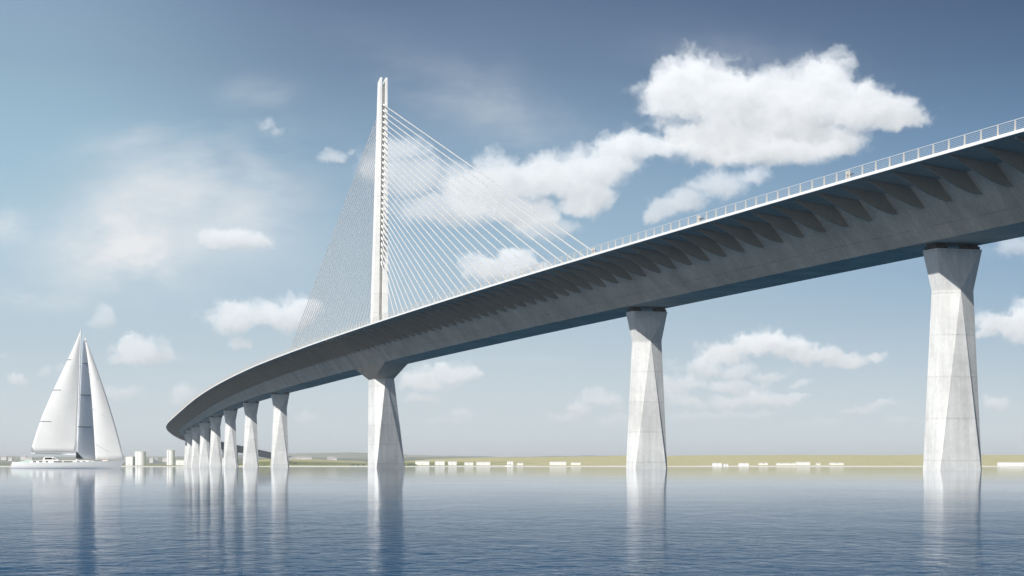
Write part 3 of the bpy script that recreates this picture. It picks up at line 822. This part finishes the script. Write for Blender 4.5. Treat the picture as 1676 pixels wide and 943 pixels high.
def cumulus(blobs, seed, opac=1.0, cell=42, rough=1.0, bright=1.0, soft=1.0, ext=.062):
    blobs = [(a, b, c * 1.13, d * 1.13) for a, b, c, d in blobs]
    pad = 26
    x0 = min(b[0] - b[2] for b in blobs) - pad; x1 = max(b[0] + b[2] for b in blobs) + pad
    y0 = min(b[1] - b[3] for b in blobs) - pad; y1 = max(b[1] + b[3] for b in blobs) + pad
    x0, x1 = int(max(x0, MU0)), int(min(x1, MU1)); y0, y1 = int(max(y0, MV0)), int(min(y1, MV1))
    dz = 2.0
    rz = max(b[3] for b in blobs) * 1.25
    nz = int(2 * (rz + 10) / dz) + 1
    sh = (nz, y1 - y0, x1 - x0)
    Z = ((np.arange(nz) - nz / 2) * dz).astype(np.float32)[:, None, None]
    Yg = np.arange(y0, y1, dtype=np.float32)[None, :, None]; Xg = np.arange(x0, x1, dtype=np.float32)[None, None, :]
    S = np.full(sh, -2.0, np.float32)
    for (cx, cy, rx, ry) in blobs:
        dy = (Yg - cy); dyn = np.where(dy > 0, dy / (ry * .72), dy / ry)
        d = ((Xg - cx) / rx) ** 2 + dyn ** 2 + (Z / (ry * 1.15)) ** 2
        np.maximum(S, 1 - np.sqrt(d), out=S)
    n1 = 1.25 * fbm3(sh, cell, seed, 7, .68, (cell / cell / dz * 1.0, .85, 1.0))
    # billows: ridged noise puffs up the edges
    n2 = 1 - np.abs(fbm3(sh, cell * .55, seed + 500, 5, .68, (1 / dz, .9, 1.0))) * 2.4
    D = np.where(S > .25, .25 + (S - .25) * 1.5, S) + rough * (.85 * n1 + .16 * n2) - .02
    rho = np.clip(D * 1.7 / soft, 0, 1) ** 1.4
    del D, S, n2
    Lx, Ly, Lz = -.56, -.60, -.57     # towards the sun, image axes (y down, z away)
    tau = np.zeros(sh, np.float32); prev = 0.0
    for t in (2, 5, 9, 14, 21, 30, 42):
        sx, sy, sz = int(round(Lx * t)), int(round(Ly * t)), int(round(Lz * t / dz))
        r = np.zeros(sh, np.float32)
        src = [slice(max(0, s), min(n, n + s)) for s, n in zip((sz, sy, sx), sh)]
        dst = [slice(max(0, -s), min(n, n - s)) for s, n in zip((sz, sy, sx), sh)]
        if all(a.stop > a.start for a in src): r[tuple(dst)] = rho[tuple(src)]
        tau += r * (t - prev); prev = t
    ybot = max(b[1] + b[3] * .6 for b in blobs); ytop = min(b[1] - b[3] for b in blobs)
    hgt = np.clip((ybot - Yg) / (ybot - ytop), 0, 1)
    light = .55 * np.exp(-tau * .035) + .45 * np.exp(-tau * .009)
    tr = np.ones(sh[1:], np.float32); C = np.zeros(sh[1:] + (3,), np.float32)
    amb = (np.array([.47, .51, .555], np.float32)[None, None, :] * (.74 + .38 * hgt[0][:, :, None]))
    sun = SUNC * .56 * bright
    for k in range(nz):
        a = 1 - np.exp(-rho[k] * ext * dz)
        w = (tr * a)[:, :, None]
        C += w * (amb + sun[None, None, :] * light[k][:, :, None])
        tr *= 1 - a
    # tear the outline with a little turbulence
    hh, ww = tr.shape
    wx = fbm2(hh, ww, 30, seed + 900, 6, .70) * 26; wy = fbm2(hh, ww, 30, seed + 901, 6, .70) * 19
    ys, xs_ = np.mgrid[0:hh, 0:ww].astype(np.float32)
    qx = np.clip(xs_ + wx, 0, ww - 1.01); qy = np.clip(ys + wy, 0, hh - 1.01)
    ix, iy = qx.astype(int), qy.astype(int); fx, fy = qx - ix, qy - iy
    def samp(a):
        e = (lambda q: q[:, :, None]) if a.ndim == 3 else (lambda q: q)
        return a[iy, ix] * e((1 - fx) * (1 - fy)) + a[iy, ix + 1] * e(fx * (1 - fy)) + a[iy + 1, ix] * e((1 - fx) * fy) + a[iy + 1, ix + 1] * e(fx * fy)
    tr, C = samp(tr), samp(C)
    al = (1 - tr)
    hm = horizon_mix(np.arange(y0, y1, dtype=np.float32))[:, None]
    # far clouds sink into the pale air near the horizon
    op = opac * (1 - .42 * hm)
    Cn = C / np.maximum(al, 1e-4)[:, :, None]
    pale = np.array([.72, .72, .73], np.float32)
    Cn = Cn * (1 - .36 * hm[:, :, None]) + pale * (.36 * hm[:, :, None])
    al2 = al * op
    sl_ = (slice(y0 - MV0, y1 - MV0), slice(x0 - MU0, x1 - MU0))
    ACC[sl_] = ACC[sl_] * (1 - al2[:, :, None]) + Cn * al2[:, :, None]
    ALP[sl_] = ALP[sl_] * (1 - al2) + al2
def veil(cx, cy, rx, ry, a, seed, sq=(1, 1), lo=.0, ang=0.0, col=(.80, .83, .86), cell=80, pw=1.0):
    x0, x1 = int(max(0, cx - 3.0 * max(rx, ry) - MU0)), int(min(CW, cx + 3.0 * max(rx, ry) - MU0))
    y0, y1 = int(max(0, cy - 3.0 * max(rx, ry) - MV0)), int(min(CH, cy + 3.0 * max(rx, ry) - MV0))
    sl_ = (slice(y0, y1), slice(x0, x1))
    Yg, Xg = np.mgrid[y0:y1, x0:x1].astype(np.float32); Yg += MV0; Xg += MU0
    hh, ww = Yg.shape
    Xg = Xg + fbm2(hh, ww, cell * 1.3, seed + 40, 5, .6) * rx * .55; Yg = Yg + fbm2(hh, ww, cell * 1.3, seed + 41, 5, .6) * ry * .7
    ca, sa = math.cos(ang), math.sin(ang)
    dx, dy = Xg - cx, Yg - cy
    d = ((dx * ca + dy * sa) / rx) ** 2 + ((-dx * sa + dy * ca) / ry) ** 2
    n = .62 * fbm2(hh, ww, cell, seed, 8, .70, (sq[0] * .85, sq[1] * 1.35)) + .45 * fbm2(hh, ww, cell * 2.4, seed + 7, 5, .55, sq)
    env = np.exp(-d * 1.1)
    m = env * np.clip(  .58 + 2.3 * n - lo, 0, 1.2)
    m = np.clip(m ** pw * a * 1.25, 0, .95)
    global ACC, ALP
    ACC[sl_] = ACC[sl_] * (1 - m[:, :, None]) + np.array(col, np.float32) * m[:, :, None]
    ALP[sl_] = ALP[sl_] * (1 - m) + m
# thin high cloud, then the heaps
veil(235, 330, 150, 60, .95, 3, (1.0, 1.5), ang=-.45, cell=100)
veil(380, 340, 120, 60, .65, 61, (1.0, 1.8), ang=.5, cell=100)
veil(250, 400, 180, 80, .60, 62, (1.0, 1.5), ang=-.1, cell=120)
veil(200, 415, 115, 72, .92, 4, (1.0, 1.2), col=(.86, .87, .885))
veil(330, 320, 190, 110, .50, 5, (.9, 2.2), ang=-.2)
veil(225, 225, 120, 18, .26, 6, (.7, 2.4), ang=-.28, cell=40)
veil(420, 152, 60, 22, .14, 7, (.8, 1.6), cell=40)
veil(800, 185, 210, 55, .20, 8, (.8, 1.8), ang=.4)
veil(1190, 95, 160, 40, .14, 9, (.8, 1.8), ang=.1)
veil(60, 478, 95, 28, .62, 10, (.9, 1.7))
veil(10, 372, 36, 30, .60, 11, (1, 1.1), ang=.8, cell=36)
veil(900, 590, 130, 7, .22, 12, (.5, 3.0), cell=30)
veil(1480, 400, 230, 30, .10, 13, (.6, 2.6))
veil(430, 270, 60, 22, .20, 14, (.8, 1.5), ang=.7, cell=40)
cumulus([(432, 208, 12, 10), (446, 220, 14, 9)], 55, .5, 18, soft=1.7)
cumulus([(1118, 150, 74, 52), (1200, 162, 100, 60), (1285, 180, 100, 62), (1345, 138, 58, 46), (1405, 180, 84, 52), (1468, 196, 46, 26), (1180, 232, 115, 40), (1320, 236, 110, 40)], 21, 1.0, 46)
cumulus([(1205, 254, 100, 24), (1320, 250, 60, 22), (1120, 246, 60, 20)], 22, .72, 40, soft=1.5)
cumulus([(1010, 248, 50, 28), (1060, 240, 44, 20), (970, 278, 62, 44), (900, 300, 80, 52), (835, 300, 56, 46), (950, 330, 66, 40), (860, 345, 80, 34), (785, 330, 62, 36)], 23, .92, 42)
cumulus([(650, 250, 44, 30), (690, 295, 62, 40), (625, 280, 40, 30), (730, 300, 50, 36), (700, 340, 60, 34), (770, 355, 50, 26), (900, 375, 60, 22)], 24, .66, 42, soft=1.4)
cumulus([(1110, 330, 46, 26), (1175, 310, 58, 28), (1232, 294, 32, 18), (1075, 345, 30, 16)], 25, .74, 36, soft=1.3)
cumulus([(798, 444, 38, 24), (852, 435, 48, 26), (885, 440, 24, 18)], 26, .92, 28)
cumulus([(545, 259, 22, 15), (570, 246, 18, 10)], 27, .62, 20, soft=1.4)
cumulus([(385, 392, 50, 22), (350, 396, 26, 12), (415, 396, 30, 14)], 28, .85, 24)
cumulus([(390, 522, 46, 28), (440, 518, 44, 26), (482, 512, 38, 26), (395, 560, 28, 11)], 29, .95, 30)
cumulus([(228, 578, 42, 24), (262, 588, 40, 14), (190, 592, 26, 10)], 30, .95, 26)
cumulus([(168, 522, 24, 22)], 31, .55, 20, soft=1.5)
cumulus([(22, 624, 22, 12)], 32, .9, 16); cumulus([(70, 610, 14, 10), (100, 605, 16, 7)], 33, .5, 16)
cumulus([(200, 645, 36, 16)], 34, .8, 20); cumulus([(300, 650, 30, 16)], 35, .8, 20)
cumulus([(735, 612, 46, 18), (695, 626, 32, 18), (690, 652, 28, 10)], 36, 1.15, 22)
cumulus([(752, 680, 28, 10), (735, 690, 30, 8)], 37, .75, 16); cumulus([(505, 684, 24, 11)], 38, .7, 16)
cumulus([(985, 655, 36, 16), (945, 668, 30, 14), (925, 685, 26, 10), (1010, 690, 30, 10)], 39, 1.0, 20)
cumulus([(1235, 566, 46, 24), (1185, 580, 40, 22), (1290, 578, 44, 20), (1335, 582, 40, 18), (1385, 592, 36, 16), (1430, 585, 20, 11)], 40, 1.2, 24)
cumulus([(1150, 606, 56, 18), (1205, 606, 46, 14), (1260, 612, 40, 10)], 41, 1.0, 22)
cumulus([(1115, 632, 52, 17), (1190, 634, 44, 13), (1300, 628, 20, 8)], 42, 1.0, 20)
cumulus([(1195, 658, 44, 14), (1255, 656, 52, 15), (1295, 652, 24, 12), (1120, 660, 50, 12)], 43, 1.1, 20)
cumulus([(1150, 682, 80, 9), (1250, 680, 50, 7)], 44, .75, 16)
cumulus([(1640, 532, 42, 26), (1690, 530, 50, 34), (1615, 545, 26, 12)], 45, 1.1, 26)
cumulus([(1628, 658, 24, 11)], 46, 1.1, 16); cumulus([(1445, 664, 16, 9), (1400, 674, 32, 8)], 47, 1.0, 14)
cumulus([(1480, 684, 30, 8), (1330, 690, 40, 7)], 48, .6, 14); cumulus([(1672, 405, 40, 20)], 49, .55, 24, soft=1.5)
cumulus([(1560, 500, 26, 9)], 50, .35, 18, soft=1.6); cumulus([(-60, 590, 60, 24)], 51, .9, 26)
cumulus([(1770, 640, 50, 18)], 52, 1.0, 24); cumulus([(-90, 300, 60, 40)], 53, .6, 36, soft=1.5); cumulus([(1780, 330, 50, 40)], 54, .7, 36)
RGBA = np.concatenate([ACC, ALP[:, :, None]], axis=2)[::-1].astype(np.float32)
img = bpy.data.images.new('cloud_patch', CW, CH, alpha=True, float_buffer=True)
img.colorspace_settings.name = 'Non-Color'
img.alpha_mode = 'CHANNEL_PACKED'
img.pixels.foreach_set(np.ascontiguousarray(RGBA).ravel()); img.update()

# ------------------------------------------------------------------ world
STR = 0.07
EXPO = .30; EK = 2 ** -EXPO
w = bpy.data.worlds.new('World'); SC.world = w; w.use_nodes = True
nt = w.node_tree; nt.nodes.clear(); N = NT(nt)
out = N.n('ShaderNodeOutputWorld'); bg = N.n('ShaderNodeBackground'); bg.inputs['Strength'].default_value = STR
N.l(bg.outputs[0], out.inputs[0])
sky = N.n('ShaderNodeTexSky', sky_type='NISHITA', sun_disc=False)
sky.sun_elevation = SUN_EL; sky.sun_rotation = math.atan2(SUN_AZ_VEC.x, SUN_AZ_VEC.y)
sky.air_density, sky.dust_density, sky.ozone_density = 1.0, 1.0, 1.5
tc = N.n('ShaderNodeTexCoord'); sx = N.n('ShaderNodeSeparateXYZ'); N.l(tc.outputs['Generated'], sx.inputs[0])
X, Y, Z = sx.outputs
tx = N.math('DIVIDE', X, N.math('MAXIMUM', Y, .01)); tz = N.math('DIVIDE', Z, N.math('MAXIMUM', N.math('SQRT', N.math('ADD', N.math('MULTIPLY', X, X), N.math('MULTIPLY', Y, Y))), .01))
# low sky: measured gradient of a clear maritime day (linear radiance), taken over by the Nishita sky higher up
el = N.math('MULTIPLY', tz, F_PX)           # 0 at the horizon, about 764 at the top of the view
ramp = N.n('ShaderNodeValToRGB'); N.l(N.rng(el, 0, 800, 0, 1), ramp.inputs[0])
def s2l(c): return tuple(((x / 255) / 12.92 if x / 255 <= .04045 else ((x / 255 + .055) / 1.055) ** 2.4) for x in c)
stops = [(0, (219, 230, 235)), (110, (206, 219, 226)), (230, (182, 203, 217)), (370, (159, 188, 209)), (520, (132, 163, 190)), (650, (110, 136, 165)), (790, (92, 114, 147))]
el_ = ramp.color_ramp.elements
while len(el_) > 1: el_.remove(el_[-1])
for i, (p, c) in enumerate(stops):
    e = el_[0] if i == 0 else el_.new(p / 800)
    e.position = p / 800; e.color = c4(*[q * EK / STR * .1 for q in s2l(c)])     # ramp holds a tenth, scaled up below
# towards the sun side (left) the air is a little brighter, to the right a little deeper
az = N.math('ARCTAN2', X, Y)
lft = N.n('ShaderNodeMapRange', interpolation_type='SMOOTHERSTEP'); N.l(az, lft.inputs[0])
for i, q in enumerate((-.04, -.27, 0.0, 1.0)): lft.inputs[i + 1].default_value = q
rgt = N.rng(az, -.02, .25, 0, 1)
wide = N.rng(el, 60, 350, 0, 1)
wide2 = N.math('POWER', N.rng(el, 150, 760, 0, 1), 1.8)
wide3 = N.rng(el, 450, 760, 0, 1)
lf = N.math('MULTIPLY', lft.outputs[0], wide2)
r1, r2 = N.math('MULTIPLY', rgt, wide), N.math('MULTIPLY', rgt, wide3)
cs = N.n('ShaderNodeCombineXYZ')
for i, (g, a_, b_) in enumerate(((1.10, -.36, -.22), (1.0, -.25, -.22), (.66, -.13, -.20))):
    q = N.math('MULTIPLY', N.math('MULTIPLY_ADD', r1, a_, 1.0), N.math('MULTIPLY_ADD', r2, b_, 1.0))
    N.l(N.math('MULTIPLY', N.math('MULTIPLY', q, N.math('MULTIPLY_ADD', lf, g, 1.0)), 10.0), cs.inputs[i])
low = N.mix(1.0, ramp.outputs[0], cs.outputs[0], 'MULTIPLY')
hs = N.n('ShaderNodeHueSaturation'); hs.inputs['Saturation'].default_value = .5; N.l(sky.outputs[0], hs.inputs['Color'])
base = N.mix(N.rng(el, 820, 2200, 0, 1), low, hs.outputs[0])
front = N.rng(Y, .0, .5, 0, 1)
base = N.mix(front, hs.outputs[0], base)
it = N.n('ShaderNodeTexImage', image=img, extension='CLIP', interpolation='Cubic')
uu = N.math('DIVIDE', N.math('SUBTRACT', N.math('ADD', N.math('MULTIPLY', tx, F_PX), W_PX / 2), MU0), CW)
# elevation measured so that the patch is a rectilinear piece of sky
tzy = N.math('DIVIDE', Z, N.math('MAXIMUM', Y, .01))
vv = N.math('DIVIDE', N.math('ADD', N.math('MULTIPLY', tzy, F_PX), MV1 - V_HOR), CH)
cv = N.n('ShaderNodeCombineXYZ'); N.l(uu, cv.inputs[0]); N.l(vv, cv.inputs[1]); N.l(cv.outputs[0], it.inputs[0])
ff = N.math('GREATER_THAN', Y, .2)
al = N.math('MULTIPLY', it.outputs['Alpha'], ff)
sc_ = N.n('ShaderNodeVectorMath', operation='SCALE'); N.l(it.outputs['Color'], sc_.inputs[0]); N.l(N.math('MULTIPLY', ff, EK / STR), sc_.inputs['Scale'])
inv = N.math('SUBTRACT', 1.0, al)
s2 = N.n('ShaderNodeVectorMath', operation='SCALE'); N.l(base, s2.inputs[0]); N.l(inv, s2.inputs['Scale'])
ad = N.n('ShaderNodeVectorMath', operation='ADD'); N.l(s2.outputs[0], ad.inputs[0]); N.l(sc_.outputs[0], ad.inputs[1])
N.l(ad.outputs[0], bg.inputs['Color'])

# ------------------------------------------------------------------ render settings
SC.render.engine = 'CYCLES'
SC.cycles.use_denoising = True
SC.cycles.max_bounces = 8
SC.cycles.volume_bounces = 0
SC.cycles.sample_clamp_indirect = 6
SC.view_settings.view_transform = 'Standard'; SC.view_settings.look = 'None'
SC.view_settings.exposure = EXPO; SC.view_settings.gamma = 1
SC.view_settings.use_curve_mapping = False
